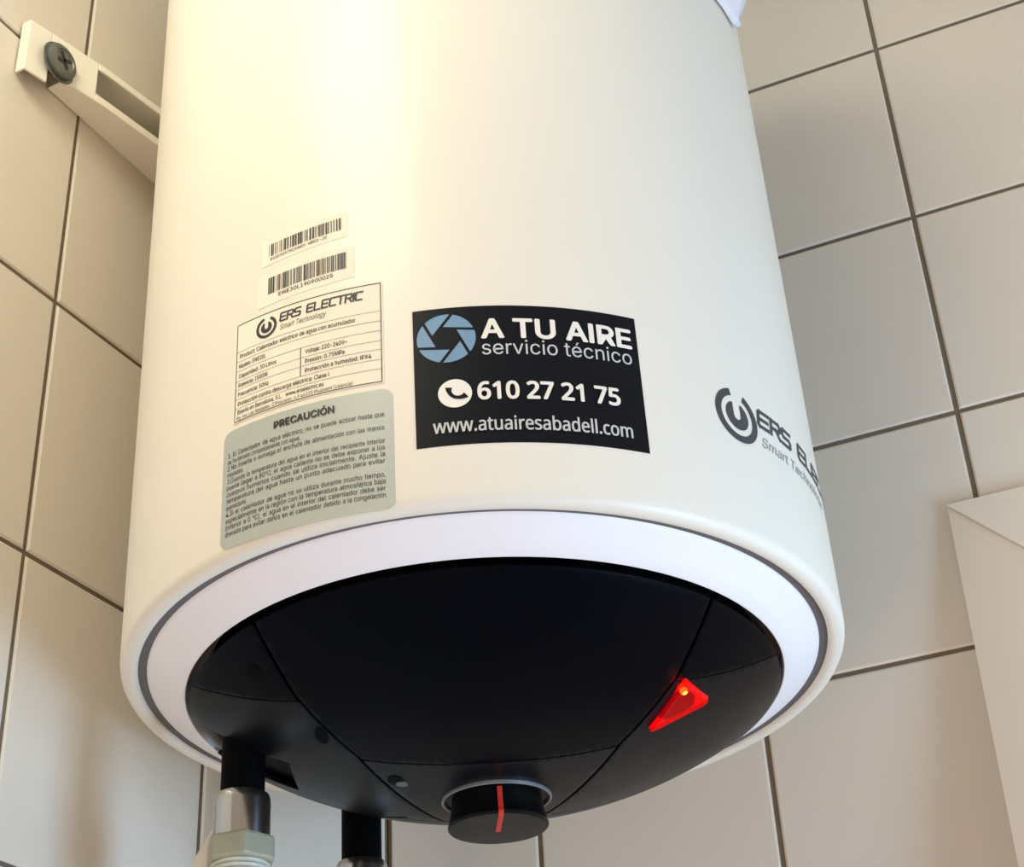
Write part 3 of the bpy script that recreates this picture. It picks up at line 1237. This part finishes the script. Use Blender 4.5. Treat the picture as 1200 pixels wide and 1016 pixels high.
# cream drain tube slanting down behind the left fitting
q0 = hw(PIPES[0][0] - 0.024, PIPES[0][1] + 0.020, 0.356)
tag(tube('drain_tube', [q0, q0 + Vector((-0.010, -0.004, -0.020)), q0 + Vector((-0.024, -0.010, -0.060)), q0 + Vector((-0.034, -0.012, -0.16)), q0 + Vector((-0.040, -0.012, -0.30))], 0.012, M['hose'], n=20),
    'cream drain tube slanting down behind the left hex nut', 'tube')

# ------------------------------------------------------------------ cream angular cabinet on the back wall
A = (-0.022, 2.094, 0.004)
B = (0.374, 2.094, 0.004)
E_ = (0.176, 1.858, 0.082)
C_ = (-0.022, 1.35, 0.080)
D_ = (0.374, 1.35, 0.080)
G_ = (0.176, 1.35, 0.134)
W = [(-0.022, 2.094, 0.0005), (0.374, 2.094, 0.0005), (0.374, 1.35, 0.0005), (-0.022, 1.35, 0.0005)]
P3 = [back_pt(*q) for q in (A, B, E_, C_, D_, G_)] + [back_pt(*q) for q in W]
cab = empty('wall_cabinet', Matrix.Translation(back_pt(0.176, 1.35, 0.0)))
tag(cab, 'cream angular cabinet with slanted folded front on the tiled wall at lower right', 'cabinet')
off = back_pt(0.176, 1.35, 0.0)
P3 = [q - off for q in P3]
# carcass behind, and two front facets as plates of their own
mesh_obj('carcass', P3, [(0, 2, 3), (2, 5, 3), (1, 4, 2), (2, 4, 5), (0, 1, 2), (3, 5, 4), (6, 7, 8, 9), (0, 1, 7, 6), (0, 3, 9, 6), (1, 4, 8, 7), (3, 4, 8, 9)], M['cream'], cab)
def plate(name, idx, mt, lift=0.002):
    q = [P3[i] for i in idx]
    n = (q[1] - q[0]).cross(q[2] - q[0]).normalized()
    if n.dot(RWN) < 0:
        n = -n
    k = len(q)
    v = [p_ + n * 0.0004 for p_ in q] + [p_ + n * lift for p_ in q]
    f = [tuple(range(k)), tuple(range(k, 2 * k))] + [(i, (i + 1) % k, k + (i + 1) % k, k + i) for i in range(k)]
    return mesh_obj(name, v, f, mt, cab)
plate('top_flap', (0, 1, 2), M['cream'], 0.0035)
plate('front_panel', (0, 2, 5, 3), M['cream'], 0.0008)

# ------------------------------------------------------------------ folded white plastic tip by the heater's upper right side
def hloc(th, h, r):
    a = th * DEG
    return HMW @ Vector((r * math.cos(a), r * math.sin(a), hz(h)))


cols = [  # (edge on the body, free edge) from the tip upwards
    (hloc(5.24, 0.8943, R + 0.0008), hloc(6.74, 0.8985, R + 0.0010)),
    (hloc(2.42, 0.8912, R + 0.0010), hloc(5.60, 0.9025, R + 0.0055)),
    (hloc(-1.05, 0.8903, R + 0.0012), hloc(4.73, 0.9076, R + 0.0101)),
    (hloc(-4.41, 0.8892, R + 0.0015), hloc(4.41, 0.9135, R + 0.0133)),
    (hloc(-8.60, 0.8924, R + 0.0015), hloc(4.38, 0.9284, R + 0.0186)),
    (hloc(-14.1, 0.9009, R + 0.0015), hloc(4.20, 0.9508, R + 0.0230)),
    (hloc(-15.2, 0.9324, R + 0.0015), hloc(3.28, 0.9818, R + 0.0180)),
    (hloc(-14.0, 0.9850, R + 0.0012), hloc(0.0, 1.0200, R + 0.0015)),
]
vv, ff = [], []
for a, b in cols:
    for t in (0, 0.25, 0.5, 0.75, 1):
        q = a.lerp(b, t)
        d = (q - HO)
        d -= AX * d.dot(AX)
        need = R + 0.0016 + 0.004 * math.sin(math.pi * t)
        if d.length < need:
            q = q + d.normalized() * (need - d.length)
        vv.append(q)
for i in range(len(cols) - 1):
    for t in range(4):
        ff.append((5 * i + t, 5 * i + t + 1, 5 * i + t + 6, 5 * i + t + 5))
fl = mesh_obj('plastic_sheet', vv, ff, M['sheet'], smooth=60)
s = fl.modifiers.new('thickness', 'SOLIDIFY')
s.thickness = 0.0012
s.offset = 1
tag(fl, 'folded white plastic sheet tip against the upper right side of the water heater', 'plastic sheet')
